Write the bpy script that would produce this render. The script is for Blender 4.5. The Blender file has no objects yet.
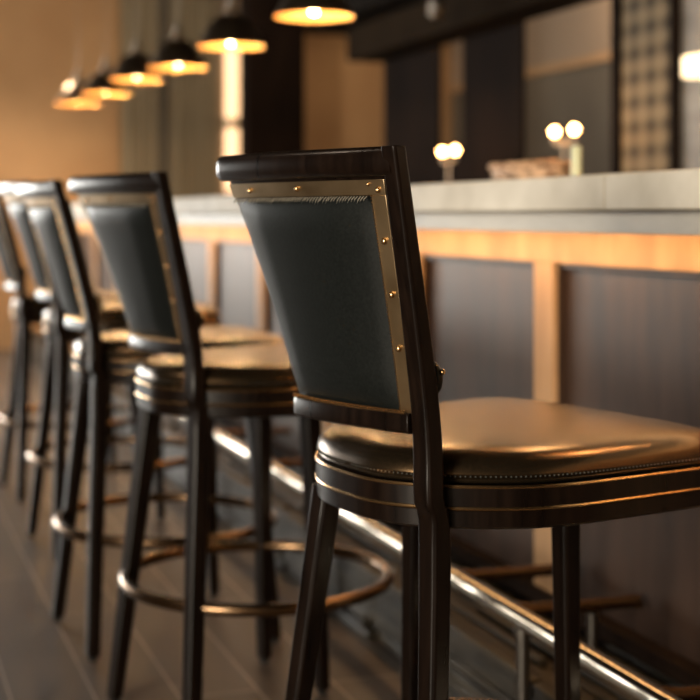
import bpy, bmesh, math, random
from mathutils import Vector, Matrix, noise
random.seed(7)
scn = bpy.context.scene
COL = scn.collection
PI = math.pi

# ------------------------------------------------------------------ camera, world, light, exposure
cam_d = bpy.data.cameras.new('camera')
cam = bpy.data.objects.new('camera', cam_d)
COL.objects.link(cam)
cam.location = (0, 0, 1.06)
cam.rotation_euler = (PI / 2, 0, -math.atan2(0.3201, 0.9474))
cam_d.sensor_width = 36
cam_d.lens = 36 * 1471 / 700
cam_d.shift_y = -133 / 700
cam_d.dof.use_dof = True
cam_d.dof.focus_distance = 1.74
cam_d.dof.aperture_fstop = 4.0
cam_d.clip_end = 100
scn.camera = cam

world = bpy.data.worlds.new('world')
scn.world = world
world.use_nodes = True
bg = world.node_tree.nodes['Background']
bg.inputs[0].default_value = (0.62, 0.78, 1.0, 1)
bg.inputs[1].default_value = 0.0

vs = scn.view_settings
vs.view_transform = 'Standard'
vs.look = 'None'
vs.exposure = 0.0
vs.gamma = 1.0


def light(kind, name, loc, energy, color, size=None, size_y=None, look=None, spot=None, radius=None):
    d = bpy.data.lights.new(name, kind)
    d.energy = energy
    d.color = color
    if kind == 'AREA':
        d.shape = 'RECTANGLE'
        d.size = size
        d.size_y = size_y
    if spot:
        d.spot_size = spot
        d.spot_blend = 0.7
    if radius is not None:
        d.shadow_soft_size = radius
    o = bpy.data.objects.new(name, d)
    COL.objects.link(o)
    o.location = loc
    if look is not None:
        o.rotation_euler = Vector(look).to_track_quat('-Z', 'Y').to_euler()
    return o


DAY = (1.0, 0.98, 0.92)
WARM = (1.0, 0.57, 0.25)
# daylight through the farther windows, after an added fill through the nearest one
light('AREA', 'daylight', (-4.05, -1.2, 1.5), 480, (1.0, 0.89, 0.72), 2.4, 1.9, look=(1, 0, 0))  # unseen warm fill added to brighten the counter's front
light('AREA', 'daylight', (-4.05, 8.0, 1.5), 8, DAY, 1.8, 1.9, look=(1, 0, 0))
light('AREA', 'daylight', (-4.05, 10.6, 1.5), 110, DAY, 2.2, 1.9, look=(1, 0, 0))
light('AREA', 'daylight', (-1.9, 12.05, 1.5), 290, DAY, 3.6, 1.9, look=(0, -1, 0))
# the LED strip tucked under the counter's overhang
LED = light('AREA', 'led_light', (1.40, 6.3, 1.028), 18, WARM, 11.4, 0.03, look=(0.55, 0, -1))
LED.rotation_euler = Matrix(((0, -0.876, -0.482), (1, 0, 0), (0, -0.482, 0.876))).to_euler()
# unseen ceiling spots added to lift the room's general light
for (x, y, e) in ((-0.8, 3.2, 45), (-0.8, 6.6, 45), (-0.8, 10.0, 80), (0.9, 10.6, 130), (-1.5, 0.5, 45)):
    light('SPOT', 'ceiling_fill', (x, y, 2.86), e, (1.0, 0.80, 0.60), look=(0, 0.02, -1), spot=2.2, radius=0.06)
# unseen spots added to brighten the far wall and curtains
light('SPOT', 'wall_fill', (-0.4, 8.6, 2.8), 70, (1.0, 0.78, 0.55), look=(0.1, 1.0, -0.28), spot=1.7, radius=0.06)
light('SPOT', 'wall_fill', (2.3, 9.2, 2.8), 45, (1.0, 0.80, 0.58), look=(0.05, 1.0, -0.28), spot=1.6, radius=0.06)
# unseen point lights added to brighten the room behind the back bar
light('POINT', 'rear_room_fill', (4.4, 8.6, 2.75), 30, (1.0, 0.72, 0.48), radius=0.15)
light('POINT', 'rear_room_fill', (4.1, 11.0, 2.3), 5, (1.0, 0.66, 0.35), radius=0.15)
light('POINT', 'rear_room_fill', (4.5, 6.2, 2.6), 16, (1.0, 0.72, 0.48), radius=0.15)


# ------------------------------------------------------------------ materials
def mat(name, color=(0.5, 0.5, 0.5), rough=0.5, metal=0.0, coat=0.0, coat_rough=0.1, emit=None, strength=0, spec=0.5, trans=0.0, tint=(1, 1, 1)):
    m = bpy.data.materials.new(name)
    m.use_nodes = True
    b = m.node_tree.nodes['Principled BSDF']
    b.inputs['Base Color'].default_value = (*color, 1)
    b.inputs['Roughness'].default_value = rough
    b.inputs['Metallic'].default_value = metal
    b.inputs['Coat Weight'].default_value = coat
    b.inputs['Coat Roughness'].default_value = coat_rough
    b.inputs['Specular IOR Level'].default_value = spec
    b.inputs['Specular Tint'].default_value = (*tint, 1)
    b.inputs['Transmission Weight'].default_value = trans
    if emit:
        b.inputs['Emission Color'].default_value = (*emit, 1)
        b.inputs['Emission Strength'].default_value = strength
    return m


def nodes_of(m):
    nt = m.node_tree
    return nt, nt.nodes, nt.links, nt.nodes['Principled BSDF']


def coords(m, scale=(1, 1, 1), rot=(0, 0, 0)):
    nt, N, L, b = nodes_of(m)
    tc = N.new('ShaderNodeTexCoord')
    mp = N.new('ShaderNodeMapping')
    mp.inputs['Scale'].default_value = scale
    mp.inputs['Rotation'].default_value = rot
    L.new(tc.outputs['Object'], mp.inputs[0])
    return mp.outputs[0]


def noisy(m, c1, c2, scale=(1, 1, 1), ns=5.0, detail=6, lo=0.35, hi=0.65, bump=0.0, bdist=0.002, rough=None):
    nt, N, L, b = nodes_of(m)
    v = coords(m, scale)
    n = N.new('ShaderNodeTexNoise')
    n.inputs['Scale'].default_value = ns
    n.inputs['Detail'].default_value = detail
    L.new(v, n.inputs['Vector'])
    r = N.new('ShaderNodeValToRGB')
    r.color_ramp.elements[0].position = lo
    r.color_ramp.elements[1].position = hi
    r.color_ramp.elements[0].color = (*c1, 1)
    r.color_ramp.elements[1].color = (*c2, 1)
    L.new(n.outputs['Fac'], r.inputs[0])
    L.new(r.outputs[0], b.inputs['Base Color'])
    if bump:
        bp = N.new('ShaderNodeBump')
        bp.inputs['Strength'].default_value = bump
        bp.inputs['Distance'].default_value = bdist
        L.new(n.outputs['Fac'], bp.inputs['Height'])
        L.new(bp.outputs[0], b.inputs['Normal'])
    if rough:
        mr = N.new('ShaderNodeMapRange')
        mr.inputs['To Min'].default_value = rough[0]
        mr.inputs['To Max'].default_value = rough[1]
        L.new(n.outputs['Fac'], mr.inputs[0])
        L.new(mr.outputs[0], b.inputs['Roughness'])
    return m


M = {}
M['espresso'] = noisy(mat('espresso_wood', rough=0.28, spec=0.22, coat=0.06, coat_rough=0.15), (0.004, 0.002, 0.0013), (0.010, 0.005, 0.003), (30, 30, 2.5), 3, rough=(0.24, 0.34))
M['leather'] = noisy(mat('black_leather', rough=0.42, spec=0.3), (0.004, 0.0053, 0.0052), (0.0078, 0.0097, 0.0093), ns=260, detail=2, bump=0.25, bdist=0.0006)
M['seat_leather'] = noisy(mat('seat_leather', rough=0.27, spec=0.9, coat=0.0, coat_rough=0.2, tint=(1.0, 0.62, 0.32)), (0.008, 0.006, 0.0035), (0.013, 0.009, 0.0055), ns=240, detail=2, bump=0.22, bdist=0.0006)
M['brass'] = noisy(mat('antique_brass', rough=0.33, metal=1.0), (0.44, 0.31, 0.17), (0.60, 0.44, 0.26), (3, 3, 3), 4, bump=0.1, bdist=0.0005, rough=(0.30, 0.40))
M['brass_bright'] = mat('brass_bead', (0.72, 0.46, 0.22), 0.25, 1.0)
M['bronze'] = mat('dark_bronze_tube', (0.22, 0.135, 0.075), 0.24, 1.0)
M['thread'] = mat('pale_thread', (0.28, 0.25, 0.20), 0.6)
M['grey_thread'] = mat('grey_thread', (0.07, 0.075, 0.07), 0.5)
M['rubber'] = mat('black_rubber', (0.01, 0.01, 0.01), 0.7)
M['rail'] = mat('polished_rail', (0.66, 0.58, 0.47), 0.11, 1.0)
M['rail_post'] = mat('post_metal', (0.22, 0.20, 0.18), 0.32, 1.0)
M['stone'] = noisy(mat('counter_stone', rough=0.6, spec=0.3), (0.66, 0.59, 0.47), (0.90, 0.83, 0.71), (1, 1, 1), 7, detail=9, lo=0.3, hi=0.7, bump=0.08)
M['fascia'] = noisy(mat('grey_fascia', rough=0.45), (0.42, 0.37, 0.29), (0.56, 0.50, 0.40), (3, 1, 3), 4, detail=6)
M['oak'] = noisy(mat('light_oak', rough=0.6, spec=0.25), (0.36, 0.22, 0.115), (0.52, 0.335, 0.185), (10, 3.0, 0.9), 3, detail=5)
M['panel'] = noisy(mat('dark_panel_wood', rough=0.42, spec=0.3, coat=0.0, coat_rough=0.3, tint=(1.0, 0.92, 0.80)), (0.020, 0.011, 0.008), (0.052, 0.031, 0.023), (8, 5, 0.8), 3, detail=6, rough=(0.38, 0.5))
M['slate'] = noisy(mat('stacked_slate', rough=0.45, spec=0.25, tint=(1.0, 0.9, 0.78)), (0.006, 0.005, 0.0038), (0.070, 0.057, 0.040), (30, 1.6, 30), 3, detail=7, bump=0.6, bdist=0.01, rough=(0.3, 0.6))
M['black_gloss'] = mat('black_gloss', (0.012, 0.010, 0.009), 0.16, 0.0, coat=0.5)
M['tan_wall'] = noisy(mat('tan_plaster', rough=0.75), (0.46, 0.27, 0.13), (0.54, 0.33, 0.165), (1, 1, 1), 1.6, detail=4)
M['grey_cloth'] = noisy(mat('grey_curtain_cloth', rough=0.85), (0.24, 0.19, 0.12), (0.29, 0.235, 0.155), (4, 4, 0.3), 5)
M['dark_wall'] = noisy(mat('dark_stained_wood_wall', rough=0.8, spec=0.06), (0.009, 0.005, 0.0035), (0.016, 0.009, 0.006), (6, 6, 1), 2)
M['soffit'] = noisy(mat('brown_soffit', rough=0.9, spec=0.05), (0.018, 0.011, 0.006), (0.027, 0.017, 0.009), ns=2)
M['taupe'] = mat('taupe_plaster', (0.36, 0.27, 0.19), 0.8)
M['wainscot'] = noisy(mat('grey_brown_wainscot', rough=0.6), (0.11, 0.09, 0.065), (0.16, 0.135, 0.10), ns=1.2)
M['white_wall'] = noisy(mat('pale_plaster', rough=0.55), (0.20, 0.195, 0.185), (0.32, 0.31, 0.295), (1, 1, 4), 4)
M['ceiling'] = mat('dark_ceiling', (0.012, 0.009, 0.007), 0.9, spec=0.05)
M['left_wall'] = mat('left_plaster', (0.11, 0.085, 0.06), 0.8)
M['white_frame'] = mat('window_frame_paint', (0.25, 0.24, 0.22), 0.4)
M['dome'] = mat('dark_bronze_dome', (0.50, 0.38, 0.27), 0.34, 1.0)
M['dome_in'] = mat('gold_dome_lining', (0.85, 0.50, 0.20), 0.4, 0.6)
M['pewter'] = mat('pale_metal_fitting', (0.36, 0.32, 0.27), 0.3, 1.0)
M['bulb'] = mat('bulb_glow', (1, 0.8, 0.5), 0.3, emit=(1.0, 0.66, 0.30), strength=130)
M['globe'] = mat('globe_glow', (1, 0.8, 0.5), 0.3, emit=(1.0, 0.50, 0.17), strength=45)
M['shade'] = mat('lit_shade', (1, 0.9, 0.7), 0.6, emit=(1.0, 0.74, 0.42), strength=2.6)
M['tube'] = mat('lit_tube', (1, 0.85, 0.7), 0.4, emit=(1.0, 0.60, 0.30), strength=1.7)
M['led'] = mat('led_glow', (1, 0.8, 0.6), 0.4, emit=(1.0, 0.60, 0.27), strength=12)
M['candle'] = mat('pale_green_wax', (0.80, 0.90, 0.66), 0.45, emit=(0.6, 0.75, 0.45), strength=0.0)
M['wicker'] = noisy(mat('brown_wicker', rough=0.6), (0.22, 0.13, 0.08), (0.75, 0.58, 0.42), (12, 12, 30), 3, detail=3, lo=0.4, hi=0.6)
M['bread'] = noisy(mat('bread_crust', rough=0.55), (0.36, 0.23, 0.13), (0.62, 0.44, 0.28), ns=14)
M['glass'] = mat('window_glass', (1, 1, 1), 0.0, trans=1.0)
M['glass'].node_tree.nodes['Principled BSDF'].inputs['IOR'].default_value = 1.05


def wood_floor():
    m = mat('floor_planks', rough=0.4)
    nt, N, L, b = nodes_of(m)
    v = coords(m, (1, 1, 1), (0, 0, PI / 2))
    br = N.new('ShaderNodeTexBrick')
    br.inputs['Color1'].default_value = (0.105, 0.082, 0.064, 1)
    br.inputs['Color2'].default_value = (0.070, 0.052, 0.039, 1)
    br.inputs['Mortar'].default_value = (0.32, 0.28, 0.24, 1)
    br.inputs['Scale'].default_value = 1.0
    br.inputs['Mortar Size'].default_value = 0.003
    br.inputs['Mortar Smooth'].default_value = 0.3
    br.inputs['Brick Width'].default_value = 1.22
    br.inputs['Row Height'].default_value = 0.177
    br.offset = 0.37
    mp2 = N.new('ShaderNodeMapping')
    mp2.inputs['Location'].default_value = (0.3, 0.0255, 0)
    L.new(v, mp2.inputs[0])
    L.new(mp2.outputs[0], br.inputs['Vector'])
    n = N.new('ShaderNodeTexNoise')
    n.inputs['Scale'].default_value = 3
    n.inputs['Detail'].default_value = 7
    v2 = coords(m, (6, 1.2, 1))
    L.new(v2, n.inputs['Vector'])
    mix = N.new('ShaderNodeMixRGB')
    mix.blend_type = 'MULTIPLY'
    mix.inputs[0].default_value = 0.8
    rp = N.new('ShaderNodeValToRGB')
    rp.color_ramp.elements[0].position = 0.3
    rp.color_ramp.elements[1].position = 0.7
    rp.color_ramp.elements[0].color = (0.55, 0.55, 0.57, 1)
    rp.color_ramp.elements[1].color = (1.25, 1.2, 1.15, 1)
    L.new(n.outputs['Fac'], rp.inputs[0])
    L.new(br.outputs['Color'], mix.inputs[1])
    L.new(rp.outputs[0], mix.inputs[2])
    L.new(mix.outputs[0], b.inputs['Base Color'])
    mr = N.new('ShaderNodeMapRange')
    mr.inputs['To Min'].default_value = 0.34
    mr.inputs['To Max'].default_value = 0.58
    L.new(n.outputs['Fac'], mr.inputs[0])
    L.new(mr.outputs[0], b.inputs['Roughness'])
    return m


M['floor'] = wood_floor()


def plaid():
    m = mat('woven_plaid', rough=0.8)
    nt, N, L, b = nodes_of(m)
    tc = N.new('ShaderNodeTexCoord')
    sp = N.new('ShaderNodeSeparateXYZ')
    L.new(tc.outputs['Object'], sp.inputs[0])
    s = []
    for ax, k in (('Y', 14.5), ('Z', 19.0)):
        mu = N.new('ShaderNodeMath'); mu.operation = 'MULTIPLY'; mu.inputs[1].default_value = k * 2 * PI / 2
        L.new(sp.outputs[ax], mu.inputs[0])
        si = N.new('ShaderNodeMath'); si.operation = 'SINE'
        L.new(mu.outputs[0], si.inputs[0])
        s.append(si)
    ad = N.new('ShaderNodeMath'); ad.operation = 'ADD'
    L.new(s[0].outputs[0], ad.inputs[0]); L.new(s[1].outputs[0], ad.inputs[1])
    r = N.new('ShaderNodeValToRGB')
    r.color_ramp.elements[0].position = 0.0
    r.color_ramp.elements[0].color = (0.035, 0.024, 0.014, 1)
    r.color_ramp.elements[1].position = 1.0
    r.color_ramp.elements[1].color = (0.40, 0.31, 0.19, 1)
    mr = N.new('ShaderNodeMapRange')
    mr.inputs['From Min'].default_value = -2
    mr.inputs['From Max'].default_value = 2
    L.new(ad.outputs[0], mr.inputs[0]); L.new(mr.outputs[0], r.inputs[0])
    L.new(r.outputs[0], b.inputs['Base Color'])
    return m


M['plaid'] = plaid()


# ------------------------------------------------------------------ mesh helpers
def obj(name, bm, m, parent=None, smooth=True, bevel=0.0, kind=None, seg=2):
    me = bpy.data.meshes.new(name)
    bmesh.ops.recalc_face_normals(bm, faces=bm.faces[:])
    bm.to_mesh(me)
    bm.free()
    me.materials.append(m)
    for p in me.polygons:
        p.use_smooth = smooth
    o = bpy.data.objects.new(name, me)
    COL.objects.link(o)
    if parent is not None:
        o.parent = parent
    if bevel:
        md = o.modifiers.new('bevel', 'BEVEL')
        md.width = bevel
        md.segments = seg
        md.limit_method = 'ANGLE'
        md.angle_limit = 0.6
        md.harden_normals = False
    if smooth:
        try:
            me.shade_smooth()
            me.set_sharp_from_angle(angle=0.7)
        except Exception:
            pass
    if kind:
        o['kind'] = kind
    return o


def tag(o, label, cat, group=None):
    o['label'] = label
    o['category'] = cat
    if group:
        o['group'] = group
    return o


def thing(name, label, cat, loc=(0, 0, 0), rotz=0, group=None):
    o = bpy.data.objects.new(name, None)
    o.empty_display_size = 0.1
    COL.objects.link(o)
    o.location = loc
    o.rotation_euler = (0, 0, rotz)
    return tag(o, label, cat, group)


def box(bm, x0, x1, y0, y1, z0, z1):
    vsx = [bm.verts.new((x, y, z)) for x in (x0, x1) for y in (y0, y1) for z in (z0, z1)]
    for f in ((0, 1, 3, 2), (4, 6, 7, 5), (0, 4, 5, 1), (2, 3, 7, 6), (0, 2, 6, 4), (1, 5, 7, 3)):
        bm.faces.new([vsx[i] for i in f])
    return bm


def B(*a):
    bm = bmesh.new()
    box(bm, *a)
    return bm


def rings_mesh(bm, rings, closed=True, caps=True):
    """rings: lists of Vectors with equal length; skin them."""
    vv = [[bm.verts.new(p) for p in r] for r in rings]
    n = len(rings[0])
    for a, b in zip(vv[:-1], vv[1:]):
        for i in range(n if closed else n - 1):
            j = (i + 1) % n
            bm.faces.new((a[i], a[j], b[j], b[i]))
    if caps and closed:
        bm.faces.new(vv[0][::-1])
        bm.faces.new(vv[-1])
    return bm


def rings_mesh_open(bm, rings):
    vv = [[bm.verts.new(p) for p in r] for r in rings]
    n = len(rings[0])
    for a, b in zip(vv[:-1], vv[1:]):
        for i in range(n):
            j = (i + 1) % n
            bm.faces.new((a[i], a[j], b[j], b[i]))
    bm.faces.new(vv[0][::-1])
    return vv[-1]


def tube(bm, pts, r, seg=10, loop=False, sx=1.0):
    pts = [Vector(p) for p in pts]
    n = len(pts)
    rings = []
    for i, p in enumerate(pts):
        if loop:
            t = pts[(i + 1) % n] - pts[i - 1]
        else:
            t = pts[min(i + 1, n - 1)] - pts[max(i - 1, 0)]
        t.normalize()
        up = Vector((0, 0, 1)) if abs(t.z) < 0.9 else Vector((1, 0, 0))
        a = t.cross(up).normalized()
        b = t.cross(a).normalized()
        rr = r[i] if isinstance(r, (list, tuple)) else r
        rings.append([p + (a * math.cos(q) * sx + b * math.sin(q)) * rr for q in [2 * PI * k / seg for k in range(seg)]])
    vv = [[bm.verts.new(p) for p in rg] for rg in rings]
    m = n if loop else n - 1
    for i in range(m):
        a, b = vv[i], vv[(i + 1) % n]
        for k in range(seg):
            j = (k + 1) % seg
            bm.faces.new((a[k], a[j], b[j], b[k]))
    if not loop:
        bm.faces.new(vv[0][::-1])
        bm.faces.new(vv[-1])
    return bm


def lathe(bm, prof, seg=40, c=(0, 0, 0), cap0=False, cap1=False):
    """prof: list of (r, z)."""
    vv = []
    for r, z in prof:
        vv.append([bm.verts.new((c[0] + r * math.cos(2 * PI * k / seg), c[1] + r * math.sin(2 * PI * k / seg), c[2] + z)) for k in range(seg)])
    for a, b in zip(vv[:-1], vv[1:]):
        for k in range(seg):
            j = (k + 1) % seg
            bm.faces.new((a[k], a[j], b[j], b[k]))
    if cap0:
        bm.faces.new(vv[0][::-1])
    if cap1:
        bm.faces.new(vv[-1])
    return bm


def ball(bm, c, r, sx=1, sy=1, sz=1, seg=10, rows=7):
    mt = Matrix.Translation(c) @ Matrix.Diagonal((sx, sy, sz, 1))
    bmesh.ops.create_uvsphere(bm, u_segments=seg, v_segments=rows, radius=r, matrix=mt)
    return bm


def catmull(pts, per=8, closed=False):
    pts = [Vector(p) for p in pts]
    out = []
    n = len(pts)
    rng = n if closed else n - 1
    for i in range(rng):
        p0 = pts[(i - 1) % n] if closed or i > 0 else pts[0]
        p1 = pts[i]
        p2 = pts[(i + 1) % n]
        p3 = pts[(i + 2) % n] if closed or i + 2 < n else pts[-1]
        for k in range(per):
            t = k / per
            out.append(0.5 * ((2 * p1) + (-p0 + p2) * t + (2 * p0 - 5 * p1 + 4 * p2 - p3) * t * t + (-p0 + 3 * p1 - 3 * p2 + p3) * t ** 3))
    if not closed:
        out.append(pts[-1].copy())
    return out


# ------------------------------------------------------------------ the setting
# frame of the room: X across towards the back bar, Y along the bar, Z up
obj('floor', B(-4.0, 7.2, -3.0, 14.5, -0.05, 0.0), M['floor'], smooth=False, kind='structure')
obj('ceiling', B(-4.0, 7.2, -3.0, 14.5, 2.9, 2.96), M['ceiling'], smooth=False, kind='structure')


def wall_with_holes(name, axis, pos, thick, a0, a1, z1, holes, m):
    """vertical wall; axis 'x': plane x=pos spanning y a0..a1; holes: (b0,b1,z0,z1)"""
    bm = bmesh.new()
    cuts = sorted(set([a0, a1] + [h[0] for h in holes] + [h[1] for h in holes]))
    for c0, c1 in zip(cuts[:-1], cuts[1:]):
        hs = [h for h in holes if h[0] <= c0 + 1e-6 and h[1] >= c1 - 1e-6]
        spans = [(0, z1)]
        if hs:
            spans = [(0, hs[0][2]), (hs[0][3], z1)]
        for s0, s1 in spans:
            if s1 - s0 < 1e-3:
                continue
            if axis == 'x':
                box(bm, pos, pos + thick, c0, c1, s0, s1)
            else:
                box(bm, c0, c1, pos, pos + thick, s0, s1)
    return obj(name, bm, m, smooth=False, kind='structure')


LW = [(-2.4, 0.0, 0.5, 2.5), (7.1, 8.9, 0.5, 2.5), (9.5, 11.7, 0.5, 2.5)]  # first opening is added to carry the unseen near fill
wall_with_holes('wall_left', 'x', -4.1, 0.1, -3.0, 12.1, 2.9, LW, M['left_wall'])
wall_with_holes('wall_back', 'y', -3.1, 0.1, -4.1, 7.2, 2.9, [], M['left_wall'])
wall_with_holes('wall_far', 'y', 12.0, 0.1, -4.0, 7.2, 2.9, [(-3.8, 0.0, 0.5, 2.5)], M['tan_wall'])


def window(name, axis, pos, b0, b1, z0, z1):
    bm = bmesh.new()
    w, t = 0.05, 0.03
    def bx(c0, c1, s0, s1):
        if axis == 'x':
            box(bm, pos - t, pos + t, c0, c1, s0, s1)
        else:
            box(bm, c0, c1, pos - t, pos + t, s0, s1)
    bx(b0, b1, z0, z0 + w); bx(b0, b1, z1 - w, z1)
    bx(b0, b0 + w, z0 + w, z1 - w); bx(b1 - w, b1, z0 + w, z1 - w)
    mid = (b0 + b1) / 2
    bx(mid - w / 2, mid + w / 2, z0 + w, z1 - w)
    return obj(name, bm, M['white_frame'], smooth=False, kind='structure')


for i, (a, b, c, d) in enumerate(LW):
    window('window_%d' % (i + 1), 'x', -4.03, a, b, c, d)
window('window_4', 'y', 12.03, -3.8, 0.0, 0.5, 2.5)

# back-bar wall (dark wood) with two openings into the room behind
wall_with_holes('wall_right', 'x', 3.2, 0.02, 5.77, 8.80, 2.9, [(5.84, 6.76, 1.10, 2.06), (7.52, 7.88, 1.44, 2.08)], M['dark_wall'])
wall_with_holes('wall_right_plaster', 'x', 3.2, 0.12, -3.0, 5.25, 2.9, [], M['white_wall'])
# rear room wall: pale above, grey-brown below
obj('wall_rear_lower', B(5.0, 5.1, 3.5, 12.0, 0, 2.17), M['wainscot'], smooth=False, kind='structure')
obj('wall_rear_upper', B(5.0, 5.1, 3.5, 12.0, 2.17, 2.9), M['taupe'], smooth=False, kind='structure')
obj('trim_1', B(4.97, 5.0, 3.5, 12.0, 2.15, 2.21), M['tan_wall'], smooth=False, kind='structure', bevel=0.005)
# soffit above the back bar and dark bulkhead at the far end
obj('trim_2', B(2.95, 3.2, 3.0, 8.80, 2.04, 2.24), M['soffit'], smooth=False, kind='structure', bevel=0.01)
obj('trim_3', B(2.75, 3.2, 3.0, 8.80, 2.24, 2.9), M['ceiling'], smooth=False, kind='structure')
obj('trim_4', B(3.12, 5.0, 10.6, 12.0, 2.62, 2.9), M['ceiling'], smooth=False, kind='structure')
obj('trim_5', B(3.2, 3.32, 5.25, 5.77, 2.0, 2.9), M['dark_wall'], smooth=False, kind='structure')
obj('trim_6', B(3.2, 3.32, 5.25, 5.77, 0.0, 0.9), M['dark_wall'], smooth=False, kind='structure')

# dark square column before the far wall
t = obj('column', B(2.84, 3.30, 10.85, 11.1, 0, 2.9), M['dark_wall'], smooth=False, bevel=0.01)
t.name = 'column'
tag(t, 'dark brown square column between the glowing tube sconce and the tan wall panel', 'column')

# grey curtain on the far wall
def curtain(name, x0, x1, y, z0, z1, m, label, waves, amp=0.010):
    bm = bmesh.new()
    n = 90
    rows = []
    for z in (z0, z0 + (z1 - z0) * 0.5, z1):
        f, bk = [], []
        for i in range(n + 1):
            s = i / n
            x = x0 + (x1 - x0) * s
            o = amp * math.sin(2 * PI * waves * s) + amp * 0.4 * math.sin(2 * PI * waves * 2.3 * s + 1 + z * 0.2)
            f.append(Vector((x, y - 0.05 + o, z)))
            bk.append(Vector((x, y - 0.044 + o, z)))
        rows.append(f + bk[::-1])
    rings_mesh(bm, rows)
    o = obj(name, bm, m)
    tag(o, label, 'curtain', 'curtains on the far wall')
    return o


curtain('curtain', 2.06, 2.36, 11.95, 0.02, 2.88, M['grey_cloth'], 'narrow olive grey curtain panel beside the tan wall, behind the smallest pendant lamps', 3)
curtain('curtain', 2.47, 2.86, 11.95, 0.02, 2.88, M['grey_cloth'], 'wider olive grey curtain panel hanging next to the glowing tube sconce', 4)
obj('trim_7', B(2.36, 2.47, 11.93, 12.0, 0.0, 2.9), M['wainscot'], smooth=False, kind='structure')
obj('trim_8', B(2.86, 3.10, 11.96, 12.0, 0.0, 2.9), M['taupe'], smooth=False, kind='structure')

# ------------------------------------------------------------------ bar counter
Y0, Y1 = 0.4, 11.9
bar = thing('bar_counter', 'long bar counter with pale stone top, glowing oak frieze and dark wood panels', 'bar counter', (1.55, 6.15, 0))
bx0, by0 = 1.55, 6.15


def bb(bm, x0, x1, y0, y1, z0, z1):
    return box(bm, x0 - bx0, x1 - bx0, y0 - by0, y1 - by0, z0, z1)


# stone slabs, jointed
joints = [Y0, 2.36, 5.3, 8.4, Y1]
for a, b in zip(joints[:-1], joints[1:]):
    bm = bmesh.new()
    bb(bm, 1.28, 1.93, a + 0.0008, b - 0.0008, 1.072, 1.138)
    obj('stone_slab', bm, M['stone'], bar, smooth=False, bevel=0.004)
bm = bmesh.new()
bb(bm, 1.325, 1.36, Y0, Y1, 1.029, 1.072)
bb(bm, 1.36, 1.9, Y0, Y1, 1.050, 1.072)
obj('fascia', bm, M['fascia'], bar, smooth=False, bevel=0.002)
bm = bmesh.new()
bb(bm, 1.36, 1.378, Y0, Y1, 1.036, 1.050)
obj('led_strip', bm, M['led'], bar, smooth=False)
bm = bmesh.new()
bb(bm, 1.51, 1.55, Y0, Y1, 0.955, 1.050)
obj('frieze', bm, M['oak'], bar, smooth=False, bevel=0.002)
stiles = [3.03 + 0.835 * k for k in range(-3, 11)]
for s in stiles:
    if s + 0.1 > Y1:
        continue
    bm = bmesh.new()
    bb(bm, 1.512, 1.55, s, s + 0.10, 0.20, 0.955)
    obj('stile', bm, M['oak'], bar, smooth=False, bevel=0.002)
edges = [Y0 - 0.1] + stiles
for a, b in zip(edges[:-1], edges[1:]):
    if b > Y1:
        b = Y1
    bm = bmesh.new()
    bb(bm, 1.538, 1.56, a + 0.10, b, 0.20, 0.955)
    # raised inner edge moulding
    for q in ((a + 0.10, a + 0.112, 0.20, 0.955), (b - 0.012, b, 0.20, 0.955), (a + 0.112, b - 0.012, 0.943, 0.955)):
        bb(bm, 1.524, 1.538, q[0], q[1], q[2], q[3])
    obj('panel', bm, M['panel'], bar, smooth=False, bevel=0.0015)
bm = bmesh.new()
bb(bm, 1.56, 1.90, Y0, Y1, 0.0, 1.05)
obj('carcass', bm, M['dark_wall'], bar, smooth=False)
bm = bmesh.new()
bb(bm, 1.50, 1.56, Y0, Y1, 0.165, 0.20)
obj('toe_rail', bm, M['dark_wall'], bar, smooth=False, bevel=0.004)

# stacked slate plinth in front of the bar
bm = bmesh.new()
rs = random.Random(3)
x = 1.228
rows = []
while x < 1.54:
    w = rs.uniform(0.024, 0.046)
    y = Y0
    while y < Y1:
        ln = rs.uniform(0.35, 0.9)
        zt = 0.126 + rs.uniform(0.0, 0.038)
        if x < 1.23:
            zt = 0.172 + rs.uniform(-0.003, 0.003)
        box(bm, x, min(x + w - 0.006, 1.55), y, min(y + ln - 0.004, Y1), 0.05, zt)
        y += ln
    x += w
z = 0.0
while z < 0.14:
    h = rs.uniform(0.022, 0.040)
    y = Y0
    while y < Y1:
        ln = rs.uniform(0.3, 0.8)
        box(bm, 1.248 - rs.uniform(0.0, 0.036), 1.3, y, min(y + ln - 0.004, Y1), z, z + h - 0.006)
        y += ln
    z += h
pl = obj('slate_plinth', bm, M['slate'], smooth=False, bevel=0.003, kind=None, seg=1)
tag(pl, 'low step of stacked dark slate strips along the foot of the bar', 'plinth')

# foot rail with posts and brackets
RX, RZ, RR = 1.200, 0.300, 0.019
rail = thing('foot_rail', 'polished brass foot rail on posts running along the bar', 'foot rail', (RX, 6.15, 0))
bm = bmesh.new()
tube(bm, [(0, Y0 - by0, RZ), (0, -3, RZ), (0, 0, RZ), (0, 3, RZ), (0, Y1 - by0, RZ)], RR, 28)
obj('rail_tube', bm, M['rail'], rail)
for yy in (1.28, 2.53, 3.78, 5.03, 6.28, 7.53, 8.78, 10.03):
    bm = bmesh.new()
    tube(bm, [(0, yy - by0, 0.0), (0, yy - by0, RZ - 0.012)], 0.0125, 18)
    tube(bm, [(0, yy - by0, RZ - 0.03), (0, yy - by0, RZ - 0.014)], 0.018, 18)
    lathe(bm, [(0.018, 0), (0.018, 0.006), (0.015, 0.012), (0.0125, 0.02)], 20, (0, yy - by0, 0), cap0=True)
    obj('post', bm, M['rail_post'], rail)
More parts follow.
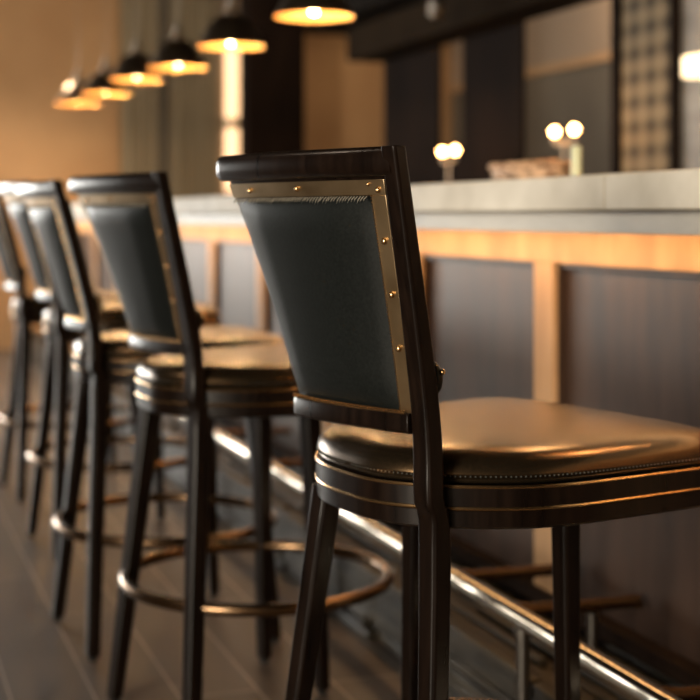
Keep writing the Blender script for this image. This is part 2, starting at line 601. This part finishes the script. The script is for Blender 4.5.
for yy in (2.09, 2.64, 2.93, 3.75, 4.45, 5.15, 5.85, 6.6):
    bm = bmesh.new()
    tube(bm, [(0.012, yy - by0, RZ - 0.006), (0.07, yy - by0, RZ - 0.016), (0.2, yy - by0, RZ - 0.018), (0.311, yy - by0, RZ - 0.018)], 0.013, 14)
    lathe(bm, [(0.0135, 0), (0.0135, 0.01)], 8, (0.305, yy - by0, RZ - 0.03))
    obj('bracket_arm', bm, M['bronze'], rail)
for yy in (2.73, 1.48, 3.98):
    bm = bmesh.new()
    tube(bm, [(0.20, yy - by0 - 0.1, 0.166), (0.20, yy - by0 - 0.1, RZ - 0.03)], 0.012, 14)
    obj('stanchion', bm, M['rail_post'], rail)


# ------------------------------------------------------------------ bar stools
SEAT_FULL = [(-0.230, 0.0), (-0.214, 0.070), (-0.177, 0.135), (-0.115, 0.195), (-0.040, 0.228), (0.06, 0.245), (0.17, 0.262),
             (0.245, 0.262), (0.292, 0.235), (0.312, 0.18), (0.314, 0.1), (0.308, 0.0), (0.298, -0.1), (0.282, -0.19),
             (0.255, -0.245), (0.20, -0.272), (0.12, -0.268), (0.03, -0.260), (-0.05, -0.250), (-0.125, -0.222), (-0.200, -0.155), (-0.234, -0.080)]
OUT = [(p.x, p.y) for p in catmull([(a, b, 0) for a, b in SEAT_FULL], 5, True)]


def set_outline(k):
    global OUT
    pts = [(a * (k if a < 0 else 1), b * (k if b > 0 else 1)) for a, b in SEAT_FULL]
    OUT = [(p.x, p.y) for p in catmull([(a, b, 0) for a, b in pts], 5, True)]


def inset(outline, d):
    n = len(outline)
    r = []
    for i in range(n):
        p0, p1 = Vector(outline[i - 1]), Vector(outline[(i + 1) % n])
        t = (p1 - p0).normalized()
        nrm = Vector((t.y, -t.x))
        c = Vector(outline[i])
        if (c + nrm * 0.001 - Vector((0.05, 0))).length > (c - Vector((0.05, 0))).length:
            nrm = -nrm
        r.append(c + nrm * d)
    return r


def ring_at(d, z):
    if d > 0.014:      # far inside: shrink towards the middle instead of offsetting
        base = ring_at(0.014, z)
        k = 1 - (d - 0.014) / 0.26
        return [Vector((0.04 + (p.x - 0.04) * k, p.y * k, z)) for p in base]
    return [Vector((p.x, p.y, z)) for p in inset(OUT, d)]


# profile of the back: t = 0 at the lower rail, 1 at the crest
Z_B, Z_T = 0.800, 1.140


BK = dict(lean=0.088, tl=0.188, tr=0.188, bl=0.106, br=0.148)


def back_n(z):
    t = (z - 0.78) / 0.36
    return -0.226 - BK['lean'] * max(t, 0) ** 1.15


def back_w(z, side=1):
    t = max((z - 0.78) / 0.36, 0)
    a, b = (BK['bl'], BK['tl']) if side > 0 else (BK['br'], BK['tr'])
    return a + (b - a) * (0.75 * t + 0.25 * t * t)


def back_pt(v, z, off=0.0):
    """v in -1..1 over the half width; off = distance behind the frame's rear face"""
    w = back_w(z, 1 if v > 0 else -1)
    bow = 0.014 * (1 - v * v)
    tw = BK.get('skew', 0) * max(0, v) * w * max(0, 1 - (z - 0.78) / 0.34)
    return Vector((back_n(z) - bow - off + tw, v * w, z))


def back_slab(bm, v0, v1, z0, z1, o0, o1, nv=16, nz=12, edge=0.0):
    """a curved slab following the back between two offsets; edge rounds the rear face down near its border"""
    def face(off, dome):
        g = []
        for j in range(nz + 1):
            sz = j / nz
            row = []
            for i in range(nv + 1):
                sv = i / nv
                o = off
                if dome:
                    e = min(1, 4.5 * min(sv, 1 - sv) + 0.0) ** 0.5 if 0 < sv < 1 else 0
                    e2 = min(1, 7 * min(sz, 1 - sz)) ** 0.5 if 0 < sz < 1 else 0
                    o = o0 + (off - o0) * (min(1, e) * min(1, e2))
                row.append(bm.verts.new(back_pt(v0 + (v1 - v0) * sv, z0 + (z1 - z0) * sz, o)))
            g.append(row)
        for j in range(nz):
            for i in range(nv):
                bm.faces.new((g[j][i], g[j][i + 1], g[j + 1][i + 1], g[j + 1][i]))
        return g
    a = face(o0, False)
    b = face(o1, edge > 0)
    if not edge:
        pass
    for i in range(nv):
        bm.faces.new((a[0][i], a[0][i + 1], b[0][i + 1], b[0][i]))
        bm.faces.new((a[nz][i], a[nz][i + 1], b[nz][i + 1], b[nz][i]))
    for j in range(nz):
        bm.faces.new((a[j][0], a[j + 1][0], b[j + 1][0], b[j][0]))
        bm.faces.new((a[j][nv], a[j + 1][nv], b[j + 1][nv], b[j][nv]))
    return bm


def box_sweep(pts, ws, ds, face_dir):
    """a leg: square section swept along pts; ws = width along the sideways axis, ds = depth"""
    bm = bmesh.new()
    fd = Vector(face_dir).normalized()
    pts = [Vector(p) for p in pts]
    rings = []
    for i, p in enumerate(pts):
        a = fd
        b = Vector((-fd.y, fd.x, 0))
        w, d = ws[i] / 2, ds[i] / 2
        ch = min(w, d) * 0.3
        r = []
        for sx, sy, cx, cy in ((1, 1, 0, 1), (1, 1, 1, 0), (1, -1, 1, 0), (1, -1, 0, 1), (-1, -1, 0, 1), (-1, -1, 1, 0), (-1, 1, 1, 0), (-1, 1, 0, 1)):
            r.append(p + a * (sx * (d - (ch if cy and not cx else 0))) + b * (sy * (w - (ch if cx else 0))))
        # order round the section
        c = p
        r.sort(key=lambda q: math.atan2((q - c).dot(b), (q - c).dot(a)))
        rings.append(r)
    rings_mesh(bm, rings)
    return bm


def beads(bm, pts, r, step):
    """small beads spaced along a polyline"""
    pts = [Vector(p) for p in pts]
    acc = 0
    last = pts[0]
    for p in pts[1:]:
        seg = p - last
        L = seg.length
        while acc <= L:
            q = last + seg * (acc / L) if L > 0 else last
            ball(bm, q, r, seg=6, rows=4)
            acc += step
        acc -= L
        last = p
    return bm


def make_stool(label, loc, rot, legs, ring_z=0.285, ring_c=0.004, ring_r=0.273, thick=1.0):
    root = thing('bar_stool', label, 'bar stool', loc, math.radians(rot), 'bar stools lined up along the bar')
    W = M['espresso']
    # seat cushion
    bm = bmesh.new()
    prof = [(0.012, 0.716), (0.002, 0.722), (-0.002, 0.730), (0.000, 0.738), (0.007, 0.747), (0.018, 0.7535), (0.03, 0.757), (0.06, 0.7600), (0.12, 0.762), (0.2, 0.763), (0.25, 0.7633)]
    rr = [ring_at(-d, z) for d, z in [(-p[0], p[1]) for p in prof]]
    vv = rings_mesh_open(bm, rr)
    top = bm.verts.new((0.04, 0, 0.7634))
    for i in range(len(vv)):
        bm.faces.new((vv[i], vv[(i + 1) % len(vv)], top))
    cush = obj('seat_cushion', bm, M['seat_leather'], root)
    bm = bmesh.new()
    tube(bm, ring_at(0.004, 0.7215), 0.0032, 6, loop=True)
    obj('piping', bm, M['seat_leather'], cush)
    bm = bmesh.new()
    beads(bm, ring_at(-0.0025, 0.7275)[:], 0.0011, 0.0065)
    obj('stitching', bm, M['grey_thread'], cush)
    # two stacked bands of the apron
    bm = bmesh.new()
    rings_mesh(bm, [ring_at(d, z) for d, z in ((0.02, 0.6865), (-0.001, 0.6865), (-0.004, 0.689), (-0.004, 0.7125), (-0.001, 0.716), (0.02, 0.716))])
    ub = obj('seat_rim', bm, W, root)
    bm = bmesh.new()
    tube(bm, ring_at(-0.0035, 0.7145), 0.0022, 6, loop=True)
    obj('brass_trim', bm, M['brass_bright'], ub)
    bm = bmesh.new()
    rings_mesh(bm, [ring_at(d, z) for d, z in ((0.02, 0.659), (0.004, 0.659), (-0.002, 0.6625), (-0.003, 0.683), (0.0, 0.6865), (0.02, 0.6865))])
    lb = obj('apron', bm, W, root)
    bm = bmesh.new()
    tube(bm, ring_at(-0.0032, 0.6865), 0.0022, 6, loop=True)
    obj('brass_trim', bm, M['brass_bright'], lb)
    # legs
    for key in ('LR', 'FF', 'RF'):
        (tx, ty), (fx, fy) = legs[key]
        top = Vector((tx, ty, 0.672))
        foot = Vector((fx, fy, 0.012))
        n = 8
        pts = [top.lerp(foot, i / n) for i in range(n + 1)]
        ws = [thick * (0.036 - 0.011 * (i / n)) for i in range(n + 1)]
        if key == 'LR':
            ws = [w + 0.001 for w in ws]
        bm = box_sweep(pts[::-1], ws[::-1], ws[::-1], (1, 0, 0))
        lg = obj('leg', bm, W, root, bevel=0.0015)
        bm = bmesh.new()
        tube(bm, [(fx, fy, 0.0), (fx, fy, 0.013)], 0.0105, 12)
        obj('foot_glide', bm, M['rubber'], lg)
    # rear post that climbs from the floor to the crest
    (sx, sy), (fx, fy) = legs['RR']
    pts = [(fx, fy, 0.012), (fx + (sx - fx) * 0.5, fy + (sy - fy) * 0.5, 0.33), (sx, sy, 0.64)]
    for z in (0.70, 0.76, 0.82, 0.88, 0.94, 1.00, 1.06, 1.10, 1.1465):
        pts.append((back_n(max(z, 0.78)) + 0.004, -(back_w(max(z, 0.74), -1) + 0.0125 + 0.003 * max(0, (0.8 - z) / 0.1)), z))
    pts = catmull(pts, 4)
    n = len(pts) - 1
    ws, ds = [], []
    for p in pts:
        k = p.z
        if k < 0.66:
            w = thick * (0.027 + 0.009 * k / 0.66)
            d = thick * (0.027 + 0.006 * k / 0.66)
        else:
            s = (k - 0.66) / 0.48
            w = 0.036 * thick - 0.008 * s
            d = 0.030 - 0.009 * s
        ws.append(w)
        ds.append(d)
    bm = box_sweep(pts, ws, ds, (1, 0, 0))
    post = obj('rear_post', bm, W, root, bevel=0.0015)
    bm = bmesh.new()
    tube(bm, [(fx, fy, 0.0), (fx, fy, 0.013)], 0.0105, 12)
    obj('foot_glide', bm, M['rubber'], post)
    # back frame
    bm = bmesh.new()
    back_slab(bm, -0.985, 0.955, Z_B + 0.005, 1.125, -0.014, 0.0, 18, 14)
    fr = obj('back_frame', bm, W, root, bevel=0.001)
    # crest roll: a thick rounded top rail
    bm = bmesh.new()
    rings = []
    vsamp = [-1.08 + 2.145 * i / 30 for i in range(31)]
    for i, v in enumerate(vsamp):
        e = 1.0
        if v > 0.97:
            e = math.sqrt(max(0.02, 1 - ((v - 0.97) / 0.10) ** 2))
        w = back_w(1.12, 1 if v > 0 else -1)
        bow = 0.014 * (1 - v * v)
        cx = back_n(1.124) - bow + 0.002
        ring = []
        for k in range(14):
            q = 2 * PI * k / 14
            cq, sq = math.cos(q), math.sin(q)
            ex = abs(cq) ** 0.7 * (1 if cq > 0 else -1)
            ez = abs(sq) ** 0.7 * (1 if sq > 0 else -1)
            kk = 0.70 + 0.30 * min(1, max(0, (v + 1.08) / 0.6))
            ring.append(Vector((cx + ex * 0.0165 * e * kk, v * w, 1.1285 + ez * 0.0185 * e)))
        rings.append(ring)
    rings_mesh(bm, rings)
    obj('crest_rail', bm, W, root)
    # bottom rail of the back
    bm = bmesh.new()
    rings = []
    for i in range(21):
        v = -0.98 + 2.02 * i / 20
        z = 0.7965
        e = 1.0
        if v > 0.95:
            e = math.sqrt(max(0.15, 1 - ((v - 0.95) / 0.12) ** 2))
        p = back_pt(v, z)
        ring = []
        for ax, az in ((-0.018, 0.013), (-0.020, 0.010), (-0.020, -0.010), (-0.016, -0.0135), (0.008, -0.0135), (0.011, -0.010), (0.011, 0.010), (0.008, 0.013)):
            # negative local x is the rear side
            ring.append(Vector((p.x + (ax + 0.006) * e, p.y, z - 0.001 * (v + 1) + az * e)))
        rings.append(ring)
    rings_mesh(bm, rings)
    obj('lower_rail', bm, W, root, bevel=0.001)
    # leather panels, rear and front
    bm = bmesh.new()
    back_slab(bm, -0.832, 0.935, 0.809, 1.086, 0.0005, 0.013, 26, 22, edge=1)
    lp = obj('leather_panel', bm, M['leather'], root)
    bm = bmesh.new()
    back_slab(bm, -0.93, 0.93, 0.809, 1.105, -0.013, -0.035, 22, 18, edge=0)
    obj('front_pad', bm, M['leather'], root, bevel=0.01, seg=4)
    # pleats gathered at the upper edge of the panel
    bm = bmesh.new()
    rp = random.Random(11)
    for i in range(58):
        v = -0.80 + 1.71 * i / 57
        ln = 0.0055 + rp.uniform(0, 0.004)
        tube(bm, [back_pt(v, 1.0860, 0.0035), back_pt(v, 1.0860 - ln * 0.5, 0.0085), back_pt(v, 1.0860 - ln, 0.0112)], [0.0006, 0.0007, 0.0003], 5)
    pls = obj('pleats', bm, M['thread'], lp)
    # brass strips
    bm = bmesh.new()
    back_slab(bm, -0.975, 0.955, 1.087, 1.1065, 0.0, 0.0032, 20, 2)
    ts = obj('brass_strip', bm, M['brass'], root, bevel=0.0006)
    bm = bmesh.new()
    back_slab(bm, -0.975, -0.84, 0.809, 1.087, 0.0, 0.0032, 2, 14)
    rs_ = obj('brass_strip', bm, M['brass'], root, bevel=0.0006)
    bm = bmesh.new()
    if BK.get('edge'):
        back_slab(bm, 0.94, 0.972, 0.809, 1.1065, -0.006, 0.0032, 2, 14)
        obj('brass_strip', bm, M['brass'], root, bevel=0.0006)
    # rivets
    for v, z in ((0.62, 1.0965), (-0.06, 1.0970), (-0.83, 1.1005), (-0.915, 1.0935)):
        bm = bmesh.new()
        c = back_pt(v, z, 0.0042)
        ball(bm, c, 0.0040 if v != -0.83 else 0.0024, 0.8, 1, 1, 12, 8)
        obj('rivet', bm, M['brass_bright'], ts)
    for z in (1.030, 0.962, 0.893):
        bm = bmesh.new()
        ball(bm, back_pt(-0.908, z, 0.0042), 0.0046, 0.8, 1, 1, 12, 8)
        obj('rivet', bm, M['brass_bright'], rs_)
    # beaded piping down the right edge and along the foot of the panel
    bm = bmesh.new()
    beads(bm, [back_pt(-0.84, 1.086 - 0.275 * i / 20, 0.0035) for i in range(21)], 0.0013, 0.0040)
    obj('beading', bm, M['brass_bright'], lp)
    bm = bmesh.new()
    beads(bm, [back_pt(0.95 - 1.87 * i / 20, 0.8115, 0.0085) for i in range(21)], 0.0018, 0.0048)
    beads(bm, [back_pt(0.95 - 1.87 * i / 20, 0.8090, 0.0100) for i in range(21)], 0.0013, 0.0036)
    obj('beading', bm, M['brass_bright'], lp)
    # round pad bolster end with a brass stud beside the post
    bm = bmesh.new()
    zz = 0.855
    y_ = -(back_w(zz, -1) + 0.005)
    ball(bm, (back_n(zz) + 0.026, y_, zz - 0.002), 0.017, 0.75, 1.0, 1.35, 16, 12)
    kn = obj('bolster_end', bm, M['leather'], root)
    bm = bmesh.new()
    ball(bm, (back_n(zz) + 0.030, y_ - 0.017, zz + 0.008), 0.004, 1, 1, 1, 10, 8)
    obj('stud', bm, M['brass_bright'], kn)
    # foot ring
    bm = bmesh.new()
    tube(bm, [(ring_c + ring_r * math.cos(q), 0.290 * math.sin(q), ring_z) for q in [2 * PI * k / 72 for k in range(72)]], 0.0130, 14, loop=True)
    obj('foot_ring', bm, M['bronze'], root)
    return root


def copy_stool(src, label, loc, rot, scale=1.0):
    r = src.copy()
    COL.objects.link(r)
    r.location = loc
    r.rotation_euler = (0, 0, math.radians(rot))
    r.scale = (scale,) * 3
    r['label'] = label
    for ch in list(src.children):
        c = ch.copy()
        COL.objects.link(c)
        c.parent = r
        for g in ch.children:
            d = g.copy()
            COL.objects.link(d)
            d.parent = c
    return r


L1 = dict(LR=((-0.165, 0.128), (-0.233, 0.191)), FF=((0.09, 0.235), (0.12, 0.285)), RF=((0.12, -0.070), (0.15, -0.051)), RR=((-0.209, -0.160), (-0.238, -0.180)))
L2 = dict(LR=((-0.175, 0.135), (-0.245, 0.180)), FF=((0.15, 0.235), (0.174, 0.262)), RF=((0.13, -0.020), (0.17, -0.010)), RR=((-0.209, -0.160), (-0.240, -0.185)))
L3 = dict(LR=((-0.165, 0.140), (-0.233, 0.191)), FF=((0.17, 0.20), (0.22, 0.26)), RF=((0.17, -0.17), (0.22, -0.22)), RR=((-0.209, -0.160), (-0.233, -0.191)))
s1 = make_stool('sharply focused bar stool nearest the camera, its brass strips, rivets and seat close up', (0.852, 1.968, 0), 18.8, L1, 0.254)
set_outline(1.10)
BK.update(edge=True, skew=0.02, lean=0.108, tl=0.208, tr=0.222, bl=0.112, br=0.150)
s2 = make_stool('second nearest bar stool, its full foot ring in view beside the nearest stool', (0.821, 3.088, 0), 13.7, L2, 0.283, 0.010, 0.284, 1.2)
set_outline(1.0)
BK.update(skew=0.33, bl=0.100)
s3 = make_stool('middle bar stool of the five, between the second nearest and the blurrier fourth', (0.758, 3.735, 0), 5.0, L3, thick=1.2)
s4 = copy_stool(s3, 'fourth bar stool from the camera, blurred, between the middle stool and the farthest one', (0.815, 4.787, 0), 5.0, 1.02)
s5 = copy_stool(s3, 'farthest bar stool, mostly cut off at the left edge behind the fourth stool', (0.810, 5.776, 0), 4.0, 1.0)

# ------------------------------------------------------------------ pendant lamps
PEND = [(1.66, 5.34), (1.60, 6.40), (1.57, 7.39), (1.49, 8.11), (1.48, 9.10), (1.43, 9.96)]
PLAB = ['largest dome pendant lamp, cut by the top edge above the front stool',
        'second dome pendant lamp, hanging in front of the glowing tube sconce',
        'third dome pendant lamp from the right, just left of the tube sconce',
        'fourth dome pendant lamp from the right, before the grey curtains',
        'fifth dome pendant lamp from the right, second smallest of the row',
        'smallest dome pendant lamp at the left end of the row']


def make_pendant(label, loc):
    root = thing('pendant_lamp', label, 'pendant lamp', loc, 0, 'dome pendant lamps over the bar')
    R = 0.150
    outer = [(R, 0.0), (R * 0.975, 0.012), (R * 0.90, 0.034), (R * 0.81, 0.062), (R * 0.69, 0.090), (R * 0.56, 0.116), (R * 0.42, 0.134), (R * 0.28, 0.145), (R * 0.20, 0.149)]
    inner = [(r - 0.003, z - 0.001) for r, z in outer]
    bm = bmesh.new()
    lathe(bm, outer + [(0.0, 0.151)], 48)
    sh = obj('shade', bm, M['dome'], root)
    bm = bmesh.new()
    lathe(bm, [(R, 0.0)] + inner[1:] + [(0.0, 0.146)], 48)
    obj('shade_lining', bm, M['dome_in'], sh)
    bm = bmesh.new()
    lathe(bm, [(0.034, 0.142), (0.034, 0.154), (0.024, 0.162), (0.022, 0.184), (0.012, 0.190), (0.008, 0.194)], 24, cap0=True, cap1=True)
    obj('socket_cap', bm, M['dome'], root)
    bm = bmesh.new()
    ball(bm, (0, 0, 0.203), 0.019, 1, 1, 1, 16, 12)
    obj('swivel_ball', bm, M['pewter'], root)
    bm = bmesh.new()
    tube(bm, [(0, 0, 0.215), (0, 0, 1.075)], 0.0022, 8)
    obj('cord', bm, M['pewter'], root)
    bm = bmesh.new()
    lathe(bm, [(0.06, 1.08), (0.06, 1.062), (0.045, 1.055), (0.01, 1.052)], 24, cap0=True, cap1=True)
    obj('canopy', bm, M['dome'], root)
    bm = bmesh.new()
    ball(bm, (0, 0, 0.030), 0.017, 1, 1, 1.15, 16, 12)
    tube(bm, [(0, 0, 0.06), (0, 0, 0.12)], 0.014, 12)
    obj('bulb', bm, M['bulb'], root)
    lt = light('POINT', 'bulb_light', (0, 0, 0.0), 7.0, (1.0, 0.60, 0.26), radius=0.008)
    lt.parent = root
    lt.location = (0.030, 0, 0.008)
    return root


def copy_tree(src, label, loc):
    r = src.copy()
    COL.objects.link(r)
    r.location = loc
    r['label'] = label
    for ch in list(src.children):
        c = ch.copy()
        COL.objects.link(c)
        c.parent = r
        for g in ch.children:
            d = g.copy()
            COL.objects.link(d)
            d.parent = c
    return r


p0 = None
for (x, y), lab in zip(PEND, PLAB):
    if p0 is None:
        p0 = make_pendant(lab, (x, y, 1.82))
    else:
        copy_tree(p0, lab, (x, y, 1.82))
# extra unseen pendants added to the row to light near counter and seats
for (x, y), lab in (((1.68, 4.28), 'added unseen dome pendant lamp above the frame, next in the row after the largest one'),
                    ((1.70, 3.22), 'added unseen dome pendant lamp above the frame, over the bar beside the second nearest stool'),
                    ((1.71, 2.16), 'added unseen dome pendant lamp above the frame, over the bar beside the nearest stool')):
    copy_tree(p0, lab, (x, y, 1.84))

# ------------------------------------------------------------------ glowing tube sconce at the far wall
ts = thing('wall_sconce', 'tall glowing peach glass tube sconce on the far wall under the second pendant', 'wall lamp', (2.99, 11.9, 1.15))
bm = bmesh.new(); box(bm, -0.10, 0.10, 0.03, 0.055, 0.0, 1.45); obj('back_plate', bm, M['taupe'], ts, smooth=False, bevel=0.004)
bm = bmesh.new(); lathe(bm, [(0.0, 0.70), (0.062, 0.70), (0.064, 0.72), (0.064, 1.38), (0.062, 1.40), (0.0, 1.40)], 28); obj('upper_tube', bm, M['tube'], ts)
bm = bmesh.new(); lathe(bm, [(0.0, 0.12), (0.062, 0.12), (0.064, 0.14), (0.064, 0.66), (0.0, 0.66)], 28); obj('lower_tube', bm, M['tube'], ts)
bm = bmesh.new(); lathe(bm, [(0.0, 0.645), (0.068, 0.645), (0.068, 0.725), (0.0, 0.725)], 24); box(bm, -0.02, 0.02, 0.0, 0.035, 0.66, 0.70); obj('collar', bm, M['brass'], ts)

# ------------------------------------------------------------------ globe lamps, shade lamp, woven screen
def globe_lamp(label, loc, offs, h):
    root = thing('globe_lamp', label, 'table lamp', loc, 0, 'twin globe lamps on the back counter')
    bm = bmesh.new(); lathe(bm, [(0.0, 0.0), (0.055, 0.0), (0.055, 0.008), (0.02, 0.016), (0.007, 0.03), (0.006, h - 0.06), (0.0, h - 0.058)], 24); obj('stand', bm, M['dome'], root)
    bm = bmesh.new()
    tube(bm, [(0, offs[0], h - 0.055), (0, offs[1], h - 0.055)], 0.006, 10)
    for q in offs:
        tube(bm, [(0, q, h - 0.056), (0, q, h - 0.020)], 0.010, 10)
    obj('arm', bm, M['dome'], root)
    for q in offs:
        bm = bmesh.new(); ball(bm, (0, q, h), 0.019, 1, 1, 1, 18, 12); obj('globe', bm, M['globe'], root)
    return root


globe_lamp('pair of glowing globes on the dark wall side, overlapping in view behind the front stool', (2.95, 7.12, 0.94), (0.085, -0.085), 0.465)
globe_lamp('pair of glowing globes side by side above the pale green candle', (2.95, 5.80, 0.94), (0.094, -0.094), 0.498)
lamp = thing('shade_lamp', 'glowing cream box shade wall lamp at the right edge', 'wall lamp', (3.10, 4.90, 1.640))
bm = bmesh.new(); lathe(bm, [(0.0, -0.037), (0.127, -0.038), (0.13, -0.034), (0.13, 0.034), (0.127, 0.038), (0.0, 0.037)], 36); sh = obj('lamp_shade', bm, M['shade'], lamp)
sh.scale = (0.6, 1.0, 1.0)
bm = bmesh.new(); box(bm, 0.085, 0.099, -0.05, 0.05, -0.14, 0.02); tube(bm, [(0.09, 0, -0.09), (0.0, 0, -0.09), (0.0, 0, -0.05)], 0.009, 10); obj('bracket', bm, M['brass'], lamp)
light('POINT', 'shade_glow', (3.02, 4.90, 1.80), 2.0, (1.0, 0.55, 0.22), radius=0.05)

scr = thing('woven_screen', 'tall framed screen with brown and beige plaid weave on back wall', 'screen', (3.19, 5.51, 0.945))
bm = bmesh.new(); box(bm, 0.0, 0.012, -0.215, 0.215, 0.02, 1.08); obj('woven_panel', bm, M['plaid'], scr, smooth=False)
bm = bmesh.new()
box(bm, -0.02, 0.012, -0.262, -0.215, 0.0, 1.1); box(bm, -0.02, 0.012, 0.215, 0.262, 0.0, 1.1)
box(bm, -0.02, 0.012, -0.215, 0.215, 0.0, 0.02); box(bm, -0.02, 0.012, -0.215, 0.215, 1.08, 1.1)
obj('frame', bm, M['dark_wall'], scr, smooth=False, bevel=0.002)

# disc shaped to stand for a small blurred reflection on the soffit
bm = bmesh.new(); tube(bm, [(2.75, 6.74, 2.09), (2.70, 6.74, 2.09)], 0.045, 24)
tag(obj('reflection_disc', bm, M['pewter']), 'small dim round disc standing for a blurred reflection high on the dark soffit', 'reflection disc')

# back counter under the back wall
bm = bmesh.new(); box(bm, 2.75, 3.19, 3.2, 8.7, 0.0, 0.9); box(bm, 2.72, 3.19, 3.2, 8.7, 0.9, 0.94)

tag(obj('back_counter', bm, M['dark_wall'], smooth=False, bevel=0.004), 'dark low back counter behind the bar against the wall', 'counter')

# ------------------------------------------------------------------ things on the counter
cd = thing('candle_holder', 'slim pale green candle standing on the counter under the right globes', 'candle', (1.60, 3.085, 1.138))
bm = bmesh.new(); lathe(bm, [(0.0, 0.004), (0.0125, 0.004), (0.0125, 0.084), (0.011, 0.088), (0.0, 0.087)], 20); obj('candle', bm, M['candle'], cd)
bm = bmesh.new(); lathe(bm, [(0.0, 0.0), (0.026, 0.0), (0.028, 0.004), (0.020, 0.008), (0.015, 0.014), (0.0, 0.014)], 24); obj('saucer', bm, M['pewter'], cd)

bk = thing('wicker_basket', 'low brown wicker basket of bread rolls on the stone counter top', 'basket', (1.66, 3.455, 1.138))
bm = bmesh.new()
rings = []
for r_, z_ in ((0.90, 0.0), (0.97, 0.018), (1.0, 0.034), (1.03, 0.050), (1.0, 0.056), (0.94, 0.050), (0.90, 0.03), (0.86, 0.012)):
    rings.append([Vector((0.085 * r_ * math.cos(q), 0.155 * r_ * math.sin(q), z_ + 0.0012 * math.sin(q * 40))) for q in [2 * PI * k / 96 for k in range(96)]])
rings_mesh(bm, rings)
obj('basket', bm, M['wicker'], bk)
bm = bmesh.new()
tube(bm, [(0.088 * math.cos(q), 0.16 * math.sin(q), 0.054 + 0.002 * math.sin(q * 30)) for q in [2 * PI * k / 120 for k in range(120)]], 0.006, 8, loop=True)
obj('rim', bm, M['wicker'], bk)
rr_ = random.Random(5)
rolls = [(0.02, 0.09), (-0.03, 0.05), (0.025, 0.0), (-0.025, -0.04), (0.02, -0.09)]
rl = ['bread roll at the left end of the wicker basket', 'bread roll second from the left in the wicker basket', 'bread roll in the middle of the wicker basket', 'bread roll right of the middle in the wicker basket', 'bread roll at the right end of the wicker basket']
for (a, b), lb in zip(rolls, rl):
    bm = bmesh.new()
    ball(bm, (0, 0, 0), 0.034, 0.95, 1.1, 0.72, 18, 12)
    for v in bm.verts:
        v.co *= 1 + 0.05 * noise.noise(v.co * 40)
    o = obj('bread_roll', bm, M['bread'])
    o.location = (1.66 + a, 3.455 + b, 1.138 + 0.042 + (0.004 if a > 0 else 0))
    tag(o, lb, 'bread', 'bread rolls in the wicker basket')
